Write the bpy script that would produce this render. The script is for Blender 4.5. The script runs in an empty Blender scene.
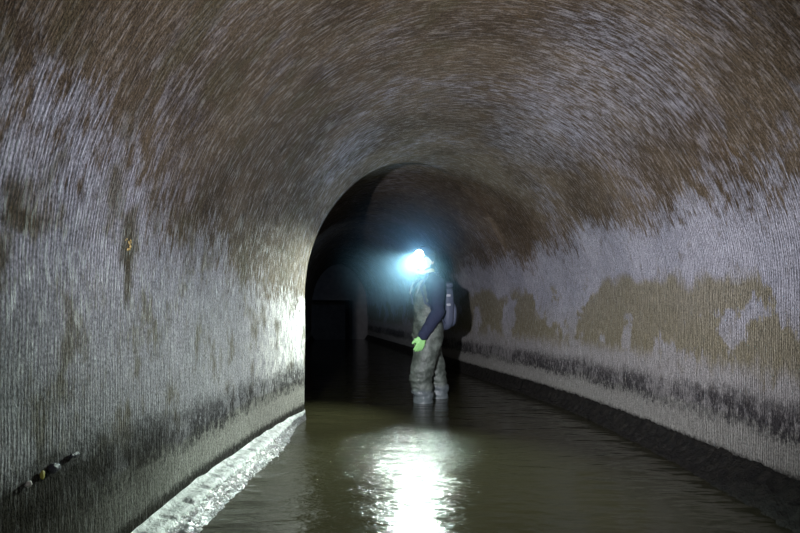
import bpy, bmesh, math, random
from mathutils import Vector, Matrix, noise
random.seed(7)
S = bpy.context.scene
COL = S.collection
F = 533.333; YH = 312.0; ZC = 0.87

# ------------------------------------------------------------------ helpers
def link(name, me, mat=None, parent=None):
    o = bpy.data.objects.new(name, me); COL.objects.link(o)
    if mat is not None and me is not None: me.materials.append(mat)
    if parent is not None: o.parent = parent
    return o
def from_bm(name, bm, mat=None, parent=None, smooth=True):
    bmesh.ops.recalc_face_normals(bm, faces=bm.faces[:])
    me = bpy.data.meshes.new(name); bm.to_mesh(me); bm.free()
    if smooth: me.polygons.foreach_set('use_smooth', [True]*len(me.polygons))
    return link(name, me, mat, parent)
def tag(o, label, cat, group=None):
    o['label'] = label; o['category'] = cat
    if group: o['group'] = group
    return o
def struct(o, label=None, cat=None):
    o['kind'] = 'structure'
    if label: o['label'] = label
    if cat: o['category'] = cat
    return o
def empty(name, loc=(0,0,0), rz=0.0):
    o = bpy.data.objects.new(name, None); COL.objects.link(o)
    o.empty_display_size = .1; o.location = loc; o.rotation_euler = (0,0,rz); return o
def lerp(a,b,t): return a+(b-a)*t
def interp(tab, y):
    if y <= tab[0][0]: return tab[0][1]
    for (a,b),(c,d) in zip(tab, tab[1:]):
        if y <= c:
            return lerp(b, d, (y-a)/(c-a))
    return tab[-1][1]
def sm(a,b,x):
    t = max(0,min(1,(x-a)/(b-a))); return t*t*(3-2*t)

# ------------------------------------------------------------------ node helper
class NT:
    def __init__(s, name):
        s.m = bpy.data.materials.new(name); s.m.use_nodes = True
        s.t = s.m.node_tree; s.t.nodes.clear()
        s.out = s.t.nodes.new('ShaderNodeOutputMaterial')
    def n(s, typ, **kw):
        nd = s.t.nodes.new(typ)
        for k,v in kw.items(): setattr(nd,k,v)
        return nd
    def put(s, sock, v):
        if hasattr(v,'is_output'): s.t.links.new(v, sock)
        elif isinstance(v,(tuple,list)) and len(v)==3 and sock.type=='RGBA': sock.default_value=(*v,1)
        else: sock.default_value = v
    def math(s, op, a, b=0.0, c=None, clamp=False):
        nd = s.n('ShaderNodeMath', operation=op, use_clamp=clamp)
        s.put(nd.inputs[0],a); s.put(nd.inputs[1],b)
        if c is not None: s.put(nd.inputs[2],c)
        return nd.outputs[0]
    def step(s, x, a, b):           # smoothstep 0..1 between a and b (a>b allowed)
        nd = s.n('ShaderNodeMapRange', interpolation_type='SMOOTHSTEP')
        s.put(nd.inputs[0], x)
        if a < b: nd.inputs[1].default_value=a; nd.inputs[2].default_value=b; nd.inputs[3].default_value=0; nd.inputs[4].default_value=1
        else: nd.inputs[1].default_value=b; nd.inputs[2].default_value=a; nd.inputs[3].default_value=1; nd.inputs[4].default_value=0
        return nd.outputs[0]
    def mix(s, f, a, b):
        nd = s.n('ShaderNodeMix', data_type='RGBA')
        s.put(nd.inputs[0],f); s.put(nd.inputs[6],a); s.put(nd.inputs[7],b); return nd.outputs[2]
    def vec(s, x, y, z):
        nd = s.n('ShaderNodeCombineXYZ'); s.put(nd.inputs[0],x); s.put(nd.inputs[1],y); s.put(nd.inputs[2],z); return nd.outputs[0]
    def noise(s, v, scale, detail=3, rough=.55, dist=0.0):
        nd = s.n('ShaderNodeTexNoise'); s.put(nd.inputs['Vector'],v)
        nd.inputs['Scale'].default_value=scale; nd.inputs['Detail'].default_value=detail
        nd.inputs['Roughness'].default_value=rough; nd.inputs['Distortion'].default_value=dist
        return nd.outputs['Fac']
    def bump(s, h, strength, dist, normal=None):
        nd = s.n('ShaderNodeBump'); s.put(nd.inputs['Height'],h)
        nd.inputs['Strength'].default_value=strength; nd.inputs['Distance'].default_value=dist
        if normal is not None: s.put(nd.inputs['Normal'],normal)
        return nd.outputs[0]
    def bsdf(s, col, rough, normal=None, spec=.5, metal=0.0, **kw):
        p = s.n('ShaderNodeBsdfPrincipled')
        s.put(p.inputs['Base Color'],col); s.put(p.inputs['Roughness'],rough)
        s.put(p.inputs['Specular IOR Level'],spec); p.inputs['Metallic'].default_value=metal
        for k,v in kw.items(): s.put(p.inputs[k],v)
        if normal is not None: s.put(p.inputs['Normal'],normal)
        s.t.links.new(p.outputs[0], s.out.inputs[0]); return s.m

def simple(name, col, rough, spec=.4, var=.25, scale=30, bump=0.0, metal=0.0, **kw):
    k = NT(name); co = k.n('ShaderNodeTexCoord').outputs['Object']
    n = k.noise(co, scale, 4)
    c = k.mix(n, tuple(x*(1-var) for x in col), tuple(min(1,x*(1+var)) for x in col))
    return k.bsdf(c, rough, k.bump(n, bump, .01) if bump else None, spec, metal, **kw)

# ------------------------------------------------------------------ wall material
def wall_material():
    k = NT('streaked_concrete')
    uv = k.n('ShaderNodeUVMap', uv_map='UVMap').outputs[0]
    sp = k.n('ShaderNodeSeparateXYZ'); k.put(sp.inputs[0], uv)
    U, V = sp.outputs[0], sp.outputs[1]
    ob = k.n('ShaderNodeTexCoord').outputs['Object']
    so = k.n('ShaderNodeSeparateXYZ'); k.put(so.inputs[0], ob)
    Z = so.outputs[2]
    right = k.step(V, 2.9, 3.1)
    M = lambda a,b: k.math('MULTIPLY',a,b)
    A = lambda a,b: k.math('ADD',a,b)
    P2 = lambda su,sv,seed: k.vec(M(U,su), M(V,sv), seed)
    C = lambda a: k.math('SUBTRACT',a,.5)
    big  = k.noise(P2(1.3,1.1,0.0), 1.0, 5, .6)
    big2 = k.noise(P2(2.1,1.3,7.0), 1.0, 6, .62)
    med  = k.noise(P2(15,7,3.0), 1.0, 6, .70)
    streak = k.noise(P2(58,8.5,11.0), 1.0, 6, .68)
    fine = k.noise(P2(120,16.0,19.0), 1.0, 4, .7)
    ph = k.noise(P2(7,.9,23.0), 1.0, 3, .6)
    wob = k.noise(P2(40,2.2,27.0), 1.0, 3, .6)
    lines = k.math('SINE', A(M(U,460.0), A(M(ph,26.0), M(wob,5.0))))
    lines = A(k.math('MULTIPLY_ADD',lines,.5,.5), M(k.math('SUBTRACT',wob,.5),1.3))
    grain = k.noise(P2(170,90,31.0), 1.0, 3, .6)
    mott = k.noise(P2(34,24,41.0), 1.0, 6, .75)
    # pale lime film: strong on the walls, thinning into streaks up the vault
    zl = A(M(k.math('SUBTRACT',1.60,M(U,.15)), k.math('SUBTRACT',1.0,right)), M(right,1.52))
    lim = M(k.math('SUBTRACT', zl, Z), 2.4)
    lim = A(A(lim, M(C(big),1.9)), A(M(C(streak),1.7), A(M(C(med),1.9), M(C(fine),1.2))))
    def lit_patch(u0,v0,ru,rv):          # lime-pale patches that paint headlamp light and sheen into the vault colour
        du = k.math('DIVIDE', k.math('SUBTRACT',U,u0), ru); dv = k.math('DIVIDE', k.math('SUBTRACT',V,v0), rv)
        d = k.math('SQRT', A(M(du,du),M(dv,dv)))
        d = A(d, A(M(C(big2),1.6),M(C(med),.8)))
        return M(k.step(d,1.2,.3), k.step(A(streak,M(C(fine),.9)),.40,.56))
    lit_sum = A(M(lit_patch(3.95,2.15,.50,.42),.9), A(M(lit_patch(2.9,3.85,.85,.45),.55), M(lit_patch(3.9,3.75,.7,.35),.5)))
    lime = k.math('ADD', k.step(lim, -.15, .42), lit_sum, clamp=True)  # lime film plus the painted light patches
    # vault: brown with dark patches and lavender grey drifts
    base = k.mix(k.step(big2,.36,.64), (.062,.044,.026), (.130,.098,.062))
    base = k.mix(M(k.step(A(streak,M(C(fine),.6)),.46,.68),.60), base, (.215,.180,.150))
    base = k.mix(M(k.step(A(med,M(C(fine),.5)),.53,.68),.75), base, (.038,.027,.017))
    drift = k.noise(P2(1.6,.9,71.0), 1.0, 4, .6)
    base = k.mix(M(M(k.step(drift,.46,.66),k.step(A(streak,M(C(med),.7)),.42,.62)),.60), base, (.30,.285,.315))
    rust = k.noise(P2(4.5,2.5,83.0), 1.0, 5, .65)
    base = k.mix(M(k.step(rust,.58,.70),.6), base, (.100,.064,.030))
    pale = k.mix(k.step(big2,.35,.68), (.255,.258,.292), (.36,.355,.39))
    warm = M(k.step(A(Z,M(C(big2),.6)),1.05,.55), A(.25,M(right,.6)))
    pale = k.mix(warm, pale, (.30,.285,.265))
    pale = k.mix(M(k.step(A(lines,M(C(fine),.5)),.42,.08),M(k.math('SUBTRACT',1.0,M(right,.65)),.55)), pale, (.085,.078,.075))
    pale = k.mix(M(k.step(A(med,M(C(fine),.5)),.55,.68),.60), pale, (.12,.105,.080))
    col = k.mix(lime, base, pale)
    # olive algae fields on the right wall
    ol = A(M(k.step(big,.40,.52), 1.0), M(k.math('SUBTRACT',med,.5),1.6))
    ol = A(ol, A(M(C(fine),1.2),M(C(streak),1.2)))
    olz = M(k.step(A(Z,M(k.math('SUBTRACT',med,.5),.3)),.50,.66), k.step(A(Z,M(k.math('SUBTRACT',big2,.5),.7)),1.16,1.06))
    olm = M(M(k.step(ol,.42,.72), olz), A(M(right,.80),0.0))
    col = k.mix(olm, col, k.mix(fine,(.125,.108,.056),(.225,.195,.115)))
    # inner corner lime painted whiter, with the headlamp's bright patch in its colour
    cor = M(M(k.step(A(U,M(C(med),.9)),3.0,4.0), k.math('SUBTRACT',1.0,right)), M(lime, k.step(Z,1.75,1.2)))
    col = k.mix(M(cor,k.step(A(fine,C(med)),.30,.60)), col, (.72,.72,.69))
    # brown blotches on the left wall
    bl = k.noise(P2(5.0,3.0,53.0), 1.0, 4, .6)
    blm = M(M(k.step(A(A(bl,M(C(streak),.35)),M(C(med),.25)),.51,.66), k.math('SUBTRACT',1.0,right)), .80)
    col = k.mix(blm, col, (.085,.068,.036))
    # damp mark spreading round the crusted weep spot and two older ones beside it
    def spot(u0,v0,ru,rv):
        du = k.math('DIVIDE', k.math('SUBTRACT',U,u0), ru); dv = k.math('DIVIDE', k.math('SUBTRACT',V,v0), rv)
        d = k.math('SQRT', A(M(du,du),M(dv,dv)))
        return k.step(A(d, A(M(C(med),2.2),M(C(streak),1.6))), 1.25, .45)
    for a in ((1.84,1.10,.050,.085),(1.86,.98,.022,.10),(1.34,1.10,.10,.035),(1.27,1.015,.035,.05),(1.30,1.16,.04,.06)):
        col = k.mix(M(spot(*a),.85), col, (.050,.036,.016))
    # cement skirting band with black tide mark over it
    zj = A(Z, M(k.math('SUBTRACT',mott,.5),.11)); zj = A(zj, M(k.math('SUBTRACT',big2,.5),.13))
    band = k.step(zj,.345,.315)
    col = k.mix(band, col, k.mix(med,(.19,.185,.165),(.30,.295,.265)))
    zt = A(A(zj, M(C(streak),.10)), A(M(C(fine),.05),M(C(mott),.20)))
    tide = M(k.step(zt,.250,.315), k.step(zt,.50,.40))
    tm = M(k.step(A(mott,M(C(streak),.9)),.26,.52), A(.50,M(k.step(A(big,M(C(med),1.2)),.36,.56),.50)))
    col = k.mix(M(M(tide,tm),.92), col, (.024,.022,.024))
    # slime at the very foot
    foot = k.step(A(Z, M(k.math('SUBTRACT',mott,.5),.10)), .155, .115)
    col = k.mix(M(foot,.93), col, (.016,.015,.013))
    # black growth creeping up the left wall close to the entrance
    ng = M(k.step(A(U,M(C(big2),1.2)),2.7,1.3), k.step(A(A(Z,M(C(mott),.25)),M(C(big2),.35)),.54,.40))
    col = k.mix(M(M(ng,k.math('SUBTRACT',1.0,right)),.96), col, (.022,.019,.014))
    mg = k.n('ShaderNodeMix', data_type='RGBA', blend_type='MULTIPLY'); mg.inputs[0].default_value=1
    k.put(mg.inputs[6], col)
    sc = k.math('MULTIPLY_ADD', k.step(A(grain,M(C(fine),.6)),.25,.75), 1.15, .42)
    k.put(mg.inputs[7], k.vec(sc,sc,sc)); col = mg.outputs[2]
    dark = k.math('MAXIMUM', k.math('MAXIMUM', M(tide,tm), foot), M(ng,k.math('SUBTRACT',1.0,right)))
    lit = k.math('MULTIPLY_ADD', dark, -.85, 1.0)
    col = k.mix(M(M(k.step(grain,.66,.74),.22),lit), col, (.50,.48,.50))
    h = A(A(M(streak,.9),M(M(M(lines,lime),lit),.22)), A(M(fine,.7),M(grain,.4)))
    h = A(h, M(mott,.35))
    nrm = k.bump(h, .75, .014)
    wetf = k.step(A(streak,M(C(fine),.8)),.50,.68)
    rough = k.math('SUBTRACT', .72, M(wetf,.40))
    return k.bsdf(col, rough, nrm, M(A(.10,M(wetf,.50)),lit))
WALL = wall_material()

# ------------------------------------------------------------------ tunnel plan
def right_x(y):
    tab=[(-6,1.78),(2.35,1.77),(3.25,1.73),(4.6,1.62),(5.8,1.40),(8.0,.93),(17.2,-1.055),(20,-1.66)]
    return interp(tab,y)
def left_x(y):
    return interp([(-6,-.97),(2.0,-.955),(2.9,-.935),(3.6,-.865),(4.15,-.785),(4.32,-.778)],y)
def smooth_pts(fn, y):      # average to round the corners of the tables
    return sum(fn(y+d) for d in (-.4,-.2,0,.2,.4))/5
YR = 4.32
def stations():
    L=[]; y=-3.0
    while y < YR-1e-6:
        t = sm(1.2,YR,y)
        L.append((y, y+t*1.75)); y += .045
    L.append((YR, YR+1.75))
    return L
near=[]
for yl,yr in stations():
    near.append((Vector((smooth_pts(left_x,min(yl,3.9)) if yl<3.9 else lerp(smooth_pts(left_x,3.9),-.775,sm(3.9,YR,yl)), yl)),
                 Vector((smooth_pts(right_x,yr), yr)), 0.0))
# rounded lip at the inner corner, then the larger section beyond
pl,pr,_ = near[-1]
lip=[]
for i in range(1,9):
    a=i/8*math.pi/2
    lip.append((Vector((pl.x-.10*(1-math.cos(a)), pl.y+.07*math.sin(a))), pr+Vector((smooth_pts(right_x,pr.y+.012*i)-pr.x,.012*i)), .10*(1-math.cos(a))))
lip.append((Vector((pl.x-.24, pl.y+.09)), Vector((smooth_pts(right_x,pr.y+.12),pr.y+.12)), .17))
far=[]
N=70
y0l=pl.y+.13; y0r=pr.y+.16
for i in range(N+1):
    t=i/N; t2=t**1.25
    yl=lerp(y0l,16.6,t2); yr=lerp(y0r,17.2,t2)
    xl=interp([(4.3,-1.02),(6.0,-1.33),(9,-1.80),(13,-2.32),(17,-2.80)],yl)
    far.append((Vector((xl,yl)),Vector((smooth_pts(right_x,yr),yr)),.17))
secs = near+lip+far
HS=.95; RISE=1.36; ZB=-.28
def rough_off(u,v):
    return .010*noise.noise(Vector((u*1.5,v*1.5,3)))+.004*noise.noise(Vector((u*6,v*5,9)))
def build_shell():
    wl=bmesh.new(); wr=bmesh.new(); ce=bmesh.new()
    arch=RISE*1.5708*2
    nz=26; na=72
    def grid(bm, rows):
        uvl=bm.loops.layers.uv.new('UVMap')
        vs=[[bm.verts.new(p) for p,_ in r] for r in rows]
        for i in range(len(rows)-1):
            for j in range(len(rows[0])-1):
                f=bm.faces.new((vs[i][j],vs[i][j+1],vs[i+1][j+1],vs[i+1][j]))
                for lp,(a,b) in zip(f.loops,((i,j),(i,j+1),(i+1,j+1),(i+1,j))): lp[uvl].uv=rows[a][b][1]
                f.smooth=True
    R1=[];R2=[];R3=[]
    ul=ur=None; prev=None
    for pl,pr,st in secs:
        if prev is None: ul=pl.y; ur=pr.y
        else: ul+=max((pl-prev[0]).length,.0); ur+=(pr-prev[1]).length
        prev=(pl,pr)
        ax=pr-pl; w=ax.length/2; d=ax.normalized(); c=(pl+pr)/2
        r1=[];r2=[];r3=[]
        for j in range(nz+1):
            z=lerp(ZB,HS,j/nz); o=rough_off(ul,z)
            p=pl-d*o; r1.append((Vector((p.x,p.y,z)),(ul,z)))
            q=lerp(HS,ZB,j/nz); vv=HS+arch+(HS-q); o=rough_off(ur+40,vv)
            p=pr+d*o; r3.append((Vector((p.x,p.y,q)),(ur,vv)))
        for j in range(na+1):
            a=math.pi*j/na; u=lerp(ul,ur,.5-.5*math.cos(a)); v=HS+arch*j/na
            wt=max(0,1-(a/math.pi)*1.25)
            edge=1.0
            o=rough_off(ul,v)*(1-j/na)+rough_off(ur+40,v)*(j/na)
            hw=w+o
            rise=RISE+o+st*wt*1.0*math.sin(a)
            p=c-d*hw*math.cos(a)
            r2.append((Vector((p.x,p.y,HS+rise*math.sin(a))),(u,v)))
        R1.append(r1);R2.append(r2);R3.append(r3)
    grid(wl,R1);grid(ce,R2);grid(wr,R3)
    out=[]
    for n,b in (('wall_left',wl),('ceiling',ce),('wall_right',wr)):
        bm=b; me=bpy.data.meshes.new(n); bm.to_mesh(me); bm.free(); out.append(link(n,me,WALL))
    return out
wl,ce,wr=build_shell()
struct(wl,'inner left tunnel wall with pale lime streaks and black tide mark','tunnel wall')
struct(ce,'brown streaked barrel vault roof of the tunnel','ceiling')
struct(wr,'outer right tunnel wall with olive algae patches above the tide mark','tunnel wall')

# end wall with a low square opening, far down the tunnel
def portal():
    bm=bmesh.new()
    pl,pr=far[-1][0],far[-1][1]
    d=(pr-pl).normalized(); n=Vector((-d.y,d.x))
    wid=(pr-pl).length
    def P(s,z,dep=0): p=pl+d*s+n*dep; return Vector((p.x,p.y,z))
    def box(s0,s1,z0,z1,d0,d1):
        vs=[bm.verts.new(P(s,z,dp)) for dp in (d0,d1) for s,z in ((s0,z0),(s1,z0),(s1,z1),(s0,z1))]
        for f in ((0,1,2,3),(4,7,6,5),(0,4,5,1),(1,5,6,2),(2,6,7,3),(3,7,4,0)): bm.faces.new([vs[i] for i in f])
    box(-.5,.02,ZB,2.9,-.02,.4); box(wid-.5,wid+.5,ZB,2.9,-.02,.4); box(.02,wid-.5,1.32,2.9,-.02,.4)
    box(-.02,wid-.46,1.24,1.36,-.10,.1)
    box(-.4,wid,ZB,1.8,3.0,3.1)
    o=from_bm('wall_end',bm,simple('dark_concrete',(.16,.15,.14),.8,var=.4,scale=6,bump=.3),smooth=False)
    struct(o,'dark end wall with low square opening and lintel beyond the bend','tunnel wall')
portal()

# ------------------------------------------------------------------ bed
def strip_mesh(name, z, mat, inset, near_only=False, nx=2):
    bm=bmesh.new(); rows=[]
    for pl,pr,st in secs:
        rows.append([bm.verts.new((*(pl.lerp(pr,j/nx)),z)) for j in range(nx+1)])
    for a,b in zip(rows,rows[1:]):
        for j in range(nx): bm.faces.new((a[j],a[j+1],b[j+1],b[j]))
    return from_bm(name,bm,mat)
bed=strip_mesh('floor',-.25,simple('silt_bed',(.10,.085,.045),.9,var=.4,scale=5,bump=.4),0)
struct(bed,'silty channel bed under the standing water','floor')

# ------------------------------------------------------------------ water
def water_material():
    k=NT('murky_water'); co=k.n('ShaderNodeTexCoord').outputs['Object']
    s=k.n('ShaderNodeSeparateXYZ'); k.put(s.inputs[0],co)
    X,Y=s.outputs[0],s.outputs[1]
    M=lambda a,b:k.math('MULTIPLY',a,b); A=lambda a,b:k.math('ADD',a,b)
    slow=k.noise(k.vec(M(X,3.0),M(Y,7.0),0.0),1.0,2,.5)
    rip=k.noise(k.vec(M(X,16),M(Y,34),4.0),1.0,3,.55,.4)
    chop=k.noise(k.vec(M(X,34),M(Y,60),9.0),1.0,3,.6,.8)
    patch=k.noise(k.vec(M(X,1.2),M(Y,.8),2.0),1.0,2,.5)
    # little wavelets spread out around the wader, calmer along the right wall
    dx=k.math('SUBTRACT',X,-.05); dy=k.math('MULTIPLY',k.math('SUBTRACT',Y,3.4),.62)
    r=k.math('SQRT',A(M(dx,dx),M(dy,dy)))
    act=k.step(A(r,M(k.math('SUBTRACT',patch,.5),.8)),1.05,.25)
    h=A(A(M(slow,1.1),M(rip,A(.12,M(act,.40)))),M(chop,A(.02,M(act,.34))))
    nrm=k.bump(h,.60,.026)
    silt=k.mix(patch,(.020,.019,.009),(.028,.026,.013))
    return k.bsdf(silt,.10,nrm,.5,IOR=1.333)
wbm=bmesh.new(); rows=[]
for pl,pr,st in secs:
    rows.append([wbm.verts.new((*(pl.lerp(pr,j/3)),0)) for j in range(4)])
for a,b in zip(rows,rows[1:]):
    for j in range(3): wbm.faces.new((a[j],a[j+1],b[j+1],b[j]))
water=from_bm('water',wbm,water_material())
for p in water.data.polygons:
    if p.normal.z<0: water.data.flip_normals(); break
water['kind']='stuff'; tag(water,'still olive brown water flooding the tunnel channel','water')

# ------------------------------------------------------------------ ledges
def ledge(name, side, prof_fn, mat, label, secs_, jag):
    bm=bmesh.new(); rows=[]; u=0; prev=None
    for i,(a,b) in enumerate(secs_):
        if prev is not None: u+=(a-prev).length
        prev=a
        t=Vector(secs_[min(i+1,len(secs_)-1)][0]-secs_[max(i-1,0)][0]).normalized()
        nrm=Vector((t.y,-t.x))*(1 if side=='l' else -1)     # into the channel
        rows.append([bm.verts.new((*(a+nrm*du),z)) for du,z in prof_fn(u,a)])
    for a,b in zip(rows,rows[1:]):
        for j in range(len(a)-1): bm.faces.new((a[j],a[j+1],b[j+1],b[j]))
    o=from_bm(name,bm,mat,smooth=True)
    return struct(o,label,'ledge')
def resample(pts, step):
    out=[pts[0]]; acc=0
    for a,b in zip(pts,pts[1:]):
        L=(b-a).length; 
        n=max(1,int(L/step))
        for i in range(1,n+1): out.append(a.lerp(b,i/n))
    return out
def left_prof(u,p):
    nz=lambda f,s,k=0: noise.noise(Vector((u*f,k,s)))
    joint=abs(((u+.02*nz(3,2))%.17)-.085)/.085          # 1 at joints between blocks
    dip=-.022*sm(.86,.98,joint)
    w=.175+.02*nz(4,5)+.012*nz(13,6)
    fade=1-sm(3.2,4.25,p.y)
    pts=[(-.03,.105),(0.0,.088+.008*nz(9,1)),(.012,.078+dip*.3+.006*nz(16,8)),(.035,.076+dip+.006*nz(20,8)),(.062,.072+dip+.007*nz(18,9)),(.078+.007*nz(12,3),.066+dip),(.088+.007*nz(12,3),.046+dip*.3)]
    m=9
    for i in range(1,m+1):
        t=i/m; du=lerp(.088,w,t)
        z=lerp(.044,-.012,t**1.1)+.016*noise.noise(Vector((u*34,t*5,11)))+.010*noise.noise(Vector((u*80,t*11,4)))*(1 if i<m else 0)
        pts.append((du,z))
    pts.append((w+.03,-.10)); pts.append((w+.04,-.26))
    kf=.10+.90*fade
    return [(du*kf if du>0 else du,z) for du,z in pts]
def right_prof(u,p):
    nz=lambda f,s: noise.noise(Vector((u*f,0,s)))
    top=.125+.014*nz(5,1)+.016*nz(13,2)+.014*nz(31,7)
    w=interp([(-3,.25),(2.1,.23),(3.2,.16),(4.6,.11),(6,.12),(9,.12),(17,.1)],p.y)+.014*nz(4,3)+.008*nz(14,4)
    pts=[(-.03,top+.004),(.006,top),(.022+.006*nz(22,5),top-.012)]
    m=9
    for i in range(1,m+1):
        t=i/m
        z=lerp(top-.02,-.006,t**.8)+.026*noise.noise(Vector((u*22,t*4,21)))*(1-t*.4)+.012*noise.noise(Vector((u*48,t*8,14)))
        pts.append((lerp(.025,w,t),z))
    pts.append((w+.03,-.1)); pts.append((w+.04,-.26)); return pts
def ledge_mat_left():
    k=NT('wet_kerb_stone'); co=k.n('ShaderNodeTexCoord').outputs['Object']
    s=k.n('ShaderNodeSeparateXYZ'); k.put(s.inputs[0],co)
    n=k.noise(co,26,5,.65); n2=k.noise(co,90,4,.65); n3=k.noise(co,7,3,.5)
    col=k.mix(k.step(n,.35,.65),(.22,.24,.23),(.58,.60,.60))
    low=k.step(k.math('ADD',s.outputs[2],k.math('MULTIPLY',k.math('SUBTRACT',n,.5),.05)),.060,.042)
    col=k.mix(k.math('MULTIPLY',low,.85),col,k.mix(k.step(n2,.52,.63),(.022,.018,.022),(.34,.32,.36)))
    h=k.math('ADD',n,k.math('MULTIPLY',n2,.8))
    return k.bsdf(col,k.math('SUBTRACT',.34,k.math('MULTIPLY',low,.18)),k.bump(h,.8,.012),.7)
def ledge_mat_right():
    k=NT('black_slimy_ledge'); co=k.n('ShaderNodeTexCoord').outputs['Object']
    n=k.noise(co,22,5,.65); n2=k.noise(co,80,4,.65)
    col=k.mix(k.step(n,.35,.68),(.006,.0055,.005),(.020,.018,.014))
    return k.bsdf(col,.62,k.bump(k.math('ADD',n,n2),.9,.02),.25)
lp=resample([s[0] for s in near+lip],.012)
ledge('trim_1','l',left_prof,ledge_mat_left(),'wet pale stone kerb with glistening broken edge along left wall',[(p,None) for p in lp if p.y>.2],0)
rp=[s[1] for s in secs if s[1].y>-.5]; rp=resample(rp,.014)
ledge('trim_2','r',right_prof,ledge_mat_right(),'black slimy ragged ledge along the foot of right wall',[(p,None) for p in rp],0)
fl=resample([s[0] for s in far],.08)
def far_prof(u,p): return right_prof(u+50,p)
ledge('trim_3','l',far_prof,bpy.data.materials['black_slimy_ledge'],'dark ledge along the far left wall past the bend',[(p,None) for p in fl],0)

# ------------------------------------------------------------------ small things on the left wall
def wall_pt(px,py):         # point on the near left wall that the photo shows at that spot
    y=1.0
    for _ in range(30):
        x=smooth_pts(left_x,y); y=x/((px-400)/F)
    return Vector((smooth_pts(left_x,y),y,ZC-(py-YH)*y/F))
def lump(bm,c,r,sq=(1,1,1),seed=0,sub=3,amp=.25):
    g=bmesh.ops.create_icosphere(bm,subdivisions=sub,radius=1)
    for v in g['verts']:
        d=v.co.copy(); k=1+amp*noise.noise(d*1.4+Vector((seed*7.3,seed,2)))+amp*.4*noise.noise(d*4+Vector((seed,3,1)))
        v.co=Vector((d.x*sq[0]*k,d.y*sq[1]*k,d.z*sq[2]*k))*r+c
# crusted weep spot
c=wall_pt(125,243); c.x=-.953-.012
crust=empty('mineral_crust',(c.x,c.y,c.z))
tag(crust,'dark crusty mineral deposit round a weep spot halfway up left wall','mineral deposit')
bm=bmesh.new()
for i in range(44):
    a=random.uniform(0,6.28); q=math.sqrt(random.random())
    lump(bm,Vector((random.uniform(-.004,.006)+.006,q*.050*math.cos(a),q*.055*math.sin(a)+.003)),random.uniform(.008,.015),(.8,1,1),i,2)
from_bm('crust',bm,simple('brown_crust',(.034,.025,.012),.6,bump=.5,scale=90),crust)
bm=bmesh.new()
for i in range(13):
    a=random.uniform(0,6.28); q=math.sqrt(random.random())
    lump(bm,Vector((.019+random.uniform(0,.003),q*.024*math.cos(a),q*.024*math.sin(a)-.006)),random.uniform(.003,.0055),(1,1,1),i+40,2)
o=from_bm('crumb',bm,simple('ochre_crumbs',(.30,.22,.08),.5,var=.3,scale=120),crust); o['label']='ochre crumbs'; o['kind']='stuff'
# bits of flotsam caught on the tide line
def bit(name,px,py,r,sq,mat,label,cat,seed,group=None,out=.004):
    p=wall_pt(px,py); bm=bmesh.new(); lump(bm,Vector((0,0,0)),r,sq,seed,3)
    o=from_bm(name,bm,mat); o.location=(p.x+out,p.y,p.z); tag(o,label,cat,group)
bit('pebble',27,484,.0085,(.8,1,.9),simple('white_stone',(.62,.60,.56),.5),'small white pebble stuck on the tide line of left wall','pebble',3)
bit('plastic_scrap',41,475,.009,(.5,.8,1.3),simple('yellow_scrap',(.42,.38,.08),.5),'small yellow scrap stuck beside the white pebble','scrap',5)
bit('debris_clump',53,468,.017,(.6,1.3,.8),simple('blue_black_debris',(.05,.05,.07),.35,bump=.6,scale=150),'blue black debris clump on left wall next to the yellow scrap','debris',8)
bit('debris_clump',73,455,.014,(.5,1.6,.6),bpy.data.materials['blue_black_debris'],'flat black debris streak highest on the left tide line','debris',11)

# ------------------------------------------------------------------ person
PX,PY=.272,5.27
ROT=math.radians(-68)
person=empty('person',(PX,PY,-.25),ROT)
tag(person,'person in navy jacket and muddy waders standing in the water facing left','person')
def capsule(bm,a,b,ra,rb,flat=(1,1),seg=18,up=None):
    a=Vector(a);b=Vector(b); d=(b-a); L=d.length; d.normalize()
    ref=Vector((1,0,0)) if abs(d.x)<.9 else Vector((0,1,0))
    e1=(ref-d*ref.dot(d)).normalized(); e2=d.cross(e1)
    rings=[]
    n=5
    for i in range(n): 
        t=(i+.3)/n*math.pi/2; rings.append((a-d*ra*math.cos(t),ra*math.sin(t)))
    m=max(2,int(L/.03))
    for i in range(m+1): t=i/m; rings.append((a.lerp(b,t),lerp(ra,rb,t)))
    for i in range(n-1,-1,-1):
        t=(i+.3)/n*math.pi/2; rings.append((b+d*rb*math.cos(t),rb*math.sin(t)))
    vs=[[bm.verts.new(c+(e1*math.cos(k/seg*6.28319)*flat[0]+e2*math.sin(k/seg*6.28319)*flat[1])*r) for k in range(seg)] for c,r in rings]
    for A_,B_ in zip(vs,vs[1:]):
        for k in range(seg): bm.faces.new((A_[k],A_[(k+1)%seg],B_[(k+1)%seg],B_[k]))
    bm.faces.new(vs[0][::-1]); bm.faces.new(vs[-1])
def ellip(bm,c,r,rot=None,seg=24):
    g=bmesh.ops.create_uvsphere(bm,u_segments=seg,v_segments=seg//2+4,radius=1)
    for v in g['verts']:
        p=Vector((v.co.x*r[0],v.co.y*r[1],v.co.z*r[2]))
        if rot is not None: p=rot@p
        v.co=p+Vector(c)
def chain(bm,pts,flat=(1,1)):
    for (a,ra),(b,rb) in zip(pts,pts[1:]): capsule(bm,a,b,ra,rb,flat)
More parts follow.
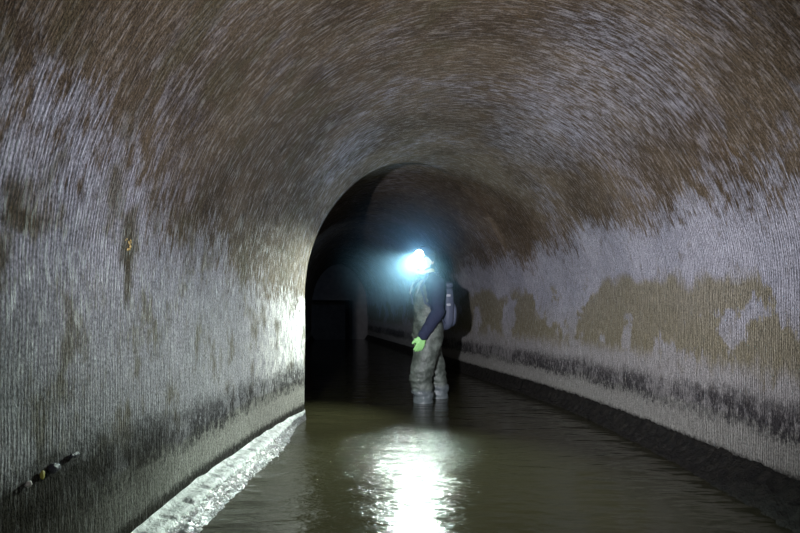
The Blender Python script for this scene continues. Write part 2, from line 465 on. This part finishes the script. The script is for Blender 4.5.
def remesh(name,bm,voxel,smooth,mat,parent,post=None):
    bmesh.ops.recalc_face_normals(bm,faces=bm.faces[:])
    me=bpy.data.meshes.new(name+'_src'); bm.to_mesh(me); bm.free()
    o=bpy.data.objects.new(name+'_src',me); COL.objects.link(o)
    r=o.modifiers.new('r','REMESH'); r.mode='VOXEL'; r.voxel_size=voxel; r.use_smooth_shade=True
    if smooth:
        s=o.modifiers.new('s','SMOOTH'); s.factor=.5; s.iterations=smooth
    dg=bpy.context.evaluated_depsgraph_get(); dg.update()
    m2=bpy.data.meshes.new_from_object(o.evaluated_get(dg)); m2.name=name
    bpy.data.objects.remove(o); bpy.data.meshes.remove(me)
    if post:
        for v in m2.vertices: v.co=post(v.co.copy(),v.normal.copy())
    m2.polygons.foreach_set('use_smooth',[True]*len(m2.polygons)); m2.materials.clear()
    return link(name,m2,mat,parent)
skin=simple('skin',(.50,.33,.24),.5,var=.12,scale=40,bump=.1)
navy=simple('navy_fabric',(.015,.020,.046),.85,var=.3,scale=45,bump=.35)
rubber=None
def wader_mat():
    k=NT('muddy_wader_fabric'); co=k.n('ShaderNodeTexCoord').outputs['Object']
    s=k.n('ShaderNodeSeparateXYZ'); k.put(s.inputs[0],co); Z=s.outputs[2]
    n=k.noise(co,11,5,.6); n2=k.noise(co,45,4,.6)
    col=k.mix(k.step(n,.35,.68),(.042,.052,.042),(.138,.162,.138))
    col=k.mix(k.math('MULTIPLY',k.step(n2,.58,.72),.4),col,(.30,.32,.27))
    wet=k.step(k.math('ADD',Z,k.math('MULTIPLY',k.math('SUBTRACT',n,.5),.06)),.40,.36)
    col=k.mix(k.math('MULTIPLY',wet,.6),col,(.13,.155,.17))
    return k.bsdf(col,k.math('SUBTRACT',.50,k.math('MULTIPLY',wet,.28)),k.bump(k.math('ADD',n,n2),.5,.015),.5)
WADER=wader_mat()
# joints (person frame: faces -y, own left is +x)
LF=-.11; RB=.155
legL=[((.10,LF+.02,.10),.062),((.105,LF-.012,.50),.070),((.095,-.01,.90),.098)]
legR=[((-.10,RB+.02,.10),.062),((-.105,RB-.015,.50),.070),((-.095,.01,.90),.098)]
headc=Vector((-.0,-.030,1.625)); HY=math.radians(44)      # head turns to its own left, towards the camera
Rh=Matrix.Rotation(HY,3,'Z')@Matrix.Rotation(math.radians(6),3,'X')
def H(p): return headc+Rh@Vector(p)
armL=[((.190,.012,1.385),.060),((.232,.0,1.12),.048),((.225,-.150,.900),.036)]
armR=[((-.190,.012,1.385),.060),((-.235,.05,1.12),.048),((-.225,.02,.88),.036)]
# body: one continuous surface with face and ears
bm=bmesh.new()
for L in (legL,legR): chain(bm,[(p,r*.82) for p,r in L])
for s,yy in ((1,LF),(-1,RB)): capsule(bm,(s*.10,yy+.03,.045),(s*.115,yy-.15,.035),.04,.033)
ellip(bm,(0,0,.97),(.155,.105,.13)); ellip(bm,(0,0,1.26),(.165,.105,.22)); capsule(bm,(0,0,1.0),(0,0,1.2),.125,.13,(1,.8))
capsule(bm,(-.14,.01,1.40),(.14,.01,1.40),.055,.055)
capsule(bm,(0,.005,1.40),(0,-.04,1.56),.056,.054)
for A_ in (armL,armR): chain(bm,[(p,r*.8) for p,r in A_])
ellip(bm,H((0,.012,.03)),(.074,.093,.092)); ellip(bm,H((0,-.025,-.055)),(.056,.062,.066))
ellip(bm,H((0,-.062,-.098)),(.026,.022,.020))
capsule(bm,H((0,-.080,.008)),H((0,-.104,-.032)),.009,.014); 
for s in (1,-1):
    ellip(bm,H((s*.015,-.090,-.038)),(.010,.011,.009)); ellip(bm,H((s*.074,.012,-.012)),(.010,.020,.031))
    ellip(bm,H((s*.034,-.066,-.028)),(.024,.020,.020)); capsule(bm,H((s*.014,-.080,.028)),H((s*.05,-.062,.028)),.009,.009)
for z,r in ((-.064,.0075),(-.076,.009)): capsule(bm,H((-.017,-.080,z)),H((.017,-.080,z)),r,r)
for s in (1,-1): pass
body=remesh('body',bm,.0085,2,skin,person)
for s in (1,-1):
    b=bmesh.new(); ellip(b,H((s*.032,-.073,.006)),(.0125,.0125,.0105)); e=from_bm('eye',b,simple('eye_white',(.7,.69,.66),.2,var=.02),body)
    b=bmesh.new(); ellip(b,H((s*.032,-.0835,.006)),(.0052,.0030,.0052)); from_bm('iris',b,simple('dark_iris',(.03,.02,.015),.15,var=.1),e) if False else from_bm('iris',b,simple('dark_iris',(.03,.02,.015),.15,var=.1),body)
# waders: legs, seat and bib up to the chest
bm=bmesh.new()
for s,L in ((1,legL),(-1,legR)):
    chain(bm,[(L[0][0],.092),((L[0][0][0],L[0][0][1]-.004,.30),.100),(L[1][0],.110),((L[1][0][0],L[1][0][1]*.6,.70),.120),(L[2][0],.130)])
    f=L[0][0]; capsule(bm,(f[0],f[1]+.02,.058),(f[0]+s*.015,f[1]-.16,.05),.056,.050); capsule(bm,(f[0],f[1]+.01,.055),(f[0],f[1],.2),.06,.075)
ellip(bm,(0,0,.96),(.190,.150,.17)); capsule(bm,(0,0,.98),(0,-.012,1.27),.165,.150,(1,.84)); capsule(bm,(0,-.03,1.2),(0,-.035,1.32),.13,.115,(1.05,.86))
def wrinkle(p,n):
    k=.0; z=p.z
    a=noise.noise(Vector((p.x*6,p.y*6,z*24)))
    b=noise.noise(Vector((p.x*14+5,p.y*14,z*40)))
    kn=math.exp(-((z-.46)/.10)**2)+.8*math.exp(-((z-.33)/.07)**2)+.55*math.exp(-((z-.85)/.14)**2)
    return p+n*(.006*a+.014*kn*(.7*a+.6*b)+.003*b)
wad=remesh('waders',bm,.012,4,WADER,person,wrinkle)
# shoulder straps of the waders
webbing=simple('grey_webbing',(.20,.21,.20),.7,scale=60)
for s in (1,-1):
    bm=bmesh.new()
    chain(bm,[((s*.085,-.150,1.31),.017),((s*.095,-.115,1.41),.017),((s*.10,-.02,1.462),.017),((s*.09,.08,1.43),.017)],(1,.45))
    o=from_bm('shoulder_strap',bm,webbing,wad); o['label']='grey shoulder strap'
# jacket: torso back, shoulders, collar, sleeves
bm=bmesh.new()
ellip(bm,(0,.015,1.25),(.190,.118,.25)); capsule(bm,(-.15,.012,1.395),(.15,.012,1.395),.083,.083)
capsule(bm,(0,.02,1.40),(0,-.022,1.505),.092,.078)
for s,A_ in ((1,armL),(-1,armR)):
    chain(bm,[(A_[0][0],.082),((A_[1][0][0]*.95,A_[1][0][1],1.22),.070),(A_[1][0],.066),(A_[2][0],.052)])
def fold(p,n):
    a=noise.noise(Vector((p.x*8,p.y*8,p.z*22+3))); b=noise.noise(Vector((p.x*18,p.y*18,p.z*34)))
    return p+n*(.007*a+.004*b)
jac=remesh('jacket',bm,.011,3,navy,person,fold)
# gloves with five fingers
glv=simple('pale_green_glove',(.30,.62,.22),.55,var=.12,scale=50,bump=.2)
def glove(A_,side,mat,label=None):
    w=Vector(A_[2][0]); e=Vector(A_[1][0]); d=(w-e).normalized(); d=(d+Vector((0,0.05,-.75))).normalized()
    fw=Vector((0,-1,0)); fw=(fw-d*fw.dot(d)).normalized()          # thumb side faces forward
    inn=Vector((-side,0,0)); inn=(inn-d*inn.dot(d)-fw*inn.dot(fw)).normalized()
    bm=bmesh.new()
    capsule(bm,w-d*.035,w+d*.012,.043,.036)
    for t in (-.028,-.010,.010,.027): capsule(bm,w+d*.012+fw*t*.6,w+d*.085+fw*t,.019,.0165)
    for i,(t,L) in enumerate(((.032,.068),(.0105,.078),(-.0105,.072),(-.031,.056))):
        b0=w+d*.085+fw*t; b1=b0+d*L*.42+inn*.006; b2=b1+d*L*.34+inn*L*.20; b3=b2+d*L*.18+inn*L*.24
        chain(bm,[(b0,.0135),(b1,.0125),(b2,.0115),(b3,.0098)])
    t0=w+d*.03+fw*.022+inn*.006; t1=t0+d*.032+fw*.032+inn*.010; t2=t1+d*.034+fw*.012+inn*.012
    chain(bm,[(t0,.019),(t1,.0155),(t2,.0120)])
    o=remesh('glove',bm,.0055,2,mat,person)
    o['label']='pale green rubber glove'
glove(armL,1,glv); glove(armR,-1,glv)
# close-fitting dark hood over the head
bm=bmesh.new()
def hoodshape():
    seg=32; rings=[]
    for i in range(15):
        t=i/14; th=lerp(0,math.radians(118),t)
        row=[]
        for k in range(seg):
            a=k/seg*2*math.pi
            front=max(0,-math.sin(a)); tt=th*(1-.38*front**1.5)
            r=Vector((.086*math.sin(tt)*math.cos(a),.106*math.sin(tt)*math.sin(a)+.012,.104*math.cos(tt)+.035))
            row.append(bm.verts.new(H(r)))
        rings.append(row)
    for A_,B_ in zip(rings,rings[1:]):
        for k in range(seg):
            bm.faces.new((A_[k],A_[(k+1)%seg],B_[(k+1)%seg],B_[k]))
    bmesh.ops.remove_doubles(bm,verts=bm.verts[:],dist=1e-5)
hoodshape()
hood=from_bm('hood',bm,navy,person)
sd=hood.modifiers.new('t','SOLIDIFY'); sd.thickness=.008; sd.offset=1
# neck scarf, warm yellow, under the chin
bm=bmesh.new()
for i in range(24):
    a=i/24*2*math.pi; b_=(i+1)/24*2*math.pi
    f=lambda t:(.071*math.cos(t),-.026+.075*math.sin(t),1.515+.012*math.sin(t)+.006*math.sin(3*t))
    capsule(bm,f(a),f(b_),.021,.021,seg=10)
o=remesh('neck_scarf',bm,.008,2,simple('ochre_cloth',(.50,.36,.13),.8,scale=60,bump=.3),person); o['label']='ochre yellow neck scarf'

# ------------------------------------------------------------------ headlamp (worn on the head, its own thing)
Rp=Matrix.Rotation(ROT,3,'Z')
def W(p): return Vector((PX,PY,-.25))+Rp@Vector(p)
lamp=empty('headlamp',W(H((0,-.10,.062))),ROT+HY)
tag(lamp,'glaring white headlamp strapped on the head of the wading person','headlamp')
Rl=Matrix.Rotation(math.radians(4),3,'X')
org=Vector((0,-.10,.062))
def LQ(p): return Matrix.Rotation(math.radians(6),3,'X')@(Vector(p)-org)
bm=bmesh.new()
N_=40
ra=[]
for k in range(N_):
    a=k/N_*2*math.pi
    row=[]
    for dz,off in ((-.013,.0),(.013,.0),(.013,.004),(-.013,.004)):
        row.append(bm.verts.new(LQ(((.094+off)*math.cos(a),.012+(.111+off)*math.sin(a),.060+dz-.012*math.sin(a)*-1))))
    ra.append(row)
for k in range(N_):
    A_,B_=ra[k],ra[(k+1)%N_]
    for j in range(4): bm.faces.new((A_[j],A_[(j+1)%4],B_[(j+1)%4],B_[j]))
from_bm('head_band',bm,simple('black_elastic',(.03,.03,.035),.8,scale=90),lamp)
def lathe(bm,prof,seg=36,mat=Matrix.Identity(3),off=Vector((0,0,0))):
    rows=[[bm.verts.new(off+mat@Vector((r*math.cos(k/seg*6.28319),y,r*math.sin(k/seg*6.28319)))) for k in range(seg)] for r,y in prof]
    for A_,B_ in zip(rows,rows[1:]):
        for k in range(seg): bm.faces.new((A_[k],A_[(k+1)%seg],B_[(k+1)%seg],B_[k]))
    if prof[0][0]>1e-6: bm.faces.new(rows[0])
    if prof[-1][0]>1e-6: bm.faces.new(rows[-1][::-1])
DN=Matrix.Rotation(math.radians(6),3,'X')
bm=bmesh.new()
lathe(bm,[(.020,.0),(.034,-.004),(.040,-.016),(.046,-.040),(.048,-.046),(.046,-.048),(.044,-.042)],mat=DN)
from_bm('housing',bm,simple('black_plastic',(.03,.03,.032),.4,scale=80),lamp)
k=NT('lamp_glass'); em=k.n('ShaderNodeEmission'); em.inputs[0].default_value=(.80,.93,1,1); em.inputs[1].default_value=150
k.t.links.new(em.outputs[0],k.out.inputs[0])
bm=bmesh.new(); lathe(bm,[(.0435,-.043),(.038,-.050),(.026,-.055),(.012,-.0572),(.001,-.058)],mat=DN)
lens=from_bm('lens',bm,k.m,lamp); lens['label']='glowing white lens'

# ------------------------------------------------------------------ backpack
pack=empty('backpack',W((0,.105,.95)),ROT)
tag(pack,'slate blue backpack on the back of the wading person','backpack')
slate=simple('slate_nylon',(.058,.070,.105),.6,var=.3,scale=25,bump=.3)
def pillow(bm,c,r,p=3.2,seg=36):
    g=bmesh.ops.create_uvsphere(bm,u_segments=seg,v_segments=24,radius=1)
    for v in g['verts']:
        d=v.co; n=(abs(d.x)**p+abs(d.y)**p+abs(d.z)**p)**(1/p); q=d/n
        q=Vector((q.x*r[0],q.y*r[1],q.z*r[2])); w=1+.025*noise.noise(q*16)
        v.co=Vector(c)+q*w
bm=bmesh.new(); pillow(bm,(0,.065,.22),(.17,.062,.23)); from_bm('pack_body',bm,slate,pack)
bm=bmesh.new(); pillow(bm,(0,.062,.43),(.165,.066,.045),2.6); from_bm('lid',bm,slate,pack)
bm=bmesh.new(); pillow(bm,(0,.135,.15),(.13,.035,.13),2.8); from_bm('front_pocket',bm,slate,pack)
pale=simple('pale_reflector',(.34,.36,.40),.35,var=.1)
for z in (.33,.24):
    bm=bmesh.new(); pillow(bm,(.172,.04,z),(.004,.022,.012),4); o=from_bm('buckle',bm,pale,pack); o['label']='pale reflective buckle'
for s in (1,-1):
    bm=bmesh.new()
    chain(bm,[((s*.10,.02,.44),.020),((s*.11,-.05,.545),.022),((s*.125,-.17,.53),.022),((s*.135,-.235,.40),.021),((s*.15,-.20,.26),.019),((s*.175,-.08,.15),.016),((s*.13,.02,.06),.014)],(1,.4))
    from_bm('carry_strap',bm,slate,pack)

# ------------------------------------------------------------------ mist added to make the glow round the lamp
k=NT('glow_mist'); co=k.n('ShaderNodeTexCoord').outputs['Object']
vl=k.n('ShaderNodeVectorMath',operation='LENGTH'); k.put(vl.inputs[0],co)
d=k.step(vl.outputs['Value'],1.0,.0); d=k.math('POWER',d,1.2)
vs=k.n('ShaderNodeVolumeScatter'); vs.inputs[0].default_value=(.36,.68,1,1); k.put(vs.inputs[1],k.math('MULTIPLY',d,.105)); vs.inputs[2].default_value=.25
k.t.links.new(vs.outputs[0],k.out.inputs[1])
bm=bmesh.new(); bmesh.ops.create_icosphere(bm,subdivisions=4,radius=1)
mist=from_bm('glow_mist',bm,k.m); mist['kind']='stuff'
lw=W(H((0,-.165,.055)))
mist.location=lw; mist.scale=(.95,1.3,.86)
tag(mist,'faint bluish mist added for the glow around the headlamp','mist')

# ------------------------------------------------------------------ lights
def spot(name,loc,aim,power,angle,blend,radius,col):
    l=bpy.data.lights.new(name,'SPOT'); l.energy=power; l.spot_size=math.radians(angle); l.spot_blend=blend
    l.shadow_soft_size=radius; l.color=col
    o=bpy.data.objects.new(name,l); COL.objects.link(o); o.location=loc
    o.rotation_euler=(Vector(aim)-Vector(loc)).to_track_quat('-Z','Y').to_euler(); return o
def point(name,loc,power,radius,col):
    l=bpy.data.lights.new(name,'POINT'); l.energy=power; l.shadow_soft_size=radius; l.color=col
    o=bpy.data.objects.new(name,l); COL.objects.link(o); o.location=loc; return o
hd=(Rp@(Rh@Vector((0,-1,0)))).normalized()
lp_=lw+hd*.004
spot('headlamp_flood',lp_,lp_+Vector((-.85,-.78,-.80)),440,86,1.0,.035,(.86,1.0,.92))
spot('headlamp_beam',lp_,lp_+Vector((-.05,-3.0,-1.45)),850,60,1.0,.04,(.80,1.0,.90))
spot('headlamp_spill',lp_+Vector((0,-.01,.012)),lp_+Vector((-.02,-.55,.85)),15,165,.5,.02,(.50,.78,1.0))
spot('photographer_torch',(-.55,-.25,1.10),(1.35,6.2,1.25),1250,70,1.0,.03,(.90,.90,1.0))
point('added_fill_lamp',(.25,-2.4,1.30),44,.25,(.95,.93,1.0))  # added fill light behind the camera, lifts the near walls

# ------------------------------------------------------------------ world, camera, view
spot('added_far_fill',(-.75,7.2,1.55),(-2.0,17,1.0),70,75,1.0,.06,(.42,.62,1.0))  # added unseen light, faintly brightens the far section in blue
w=bpy.data.worlds.new('World'); S.world=w; w.use_nodes=True
w.node_tree.nodes['Background'].inputs[0].default_value=(.02,.022,.03,1); w.node_tree.nodes['Background'].inputs[1].default_value=.02
cam=bpy.data.cameras.new('Camera'); cam.lens=24; cam.sensor_width=36; cam.sensor_fit='HORIZONTAL'
cam.shift_y=(YH-266.5)/800; cam.clip_start=.02
co=bpy.data.objects.new('Camera',cam); COL.objects.link(co); co.location=(0,0,ZC); co.rotation_euler=(math.pi/2,0,0)
S.camera=co
vs_=S.view_settings; vs_.view_transform='Standard'; vs_.look='None'; vs_.gamma=1; vs_.use_curve_mapping=False; vs_.exposure=0
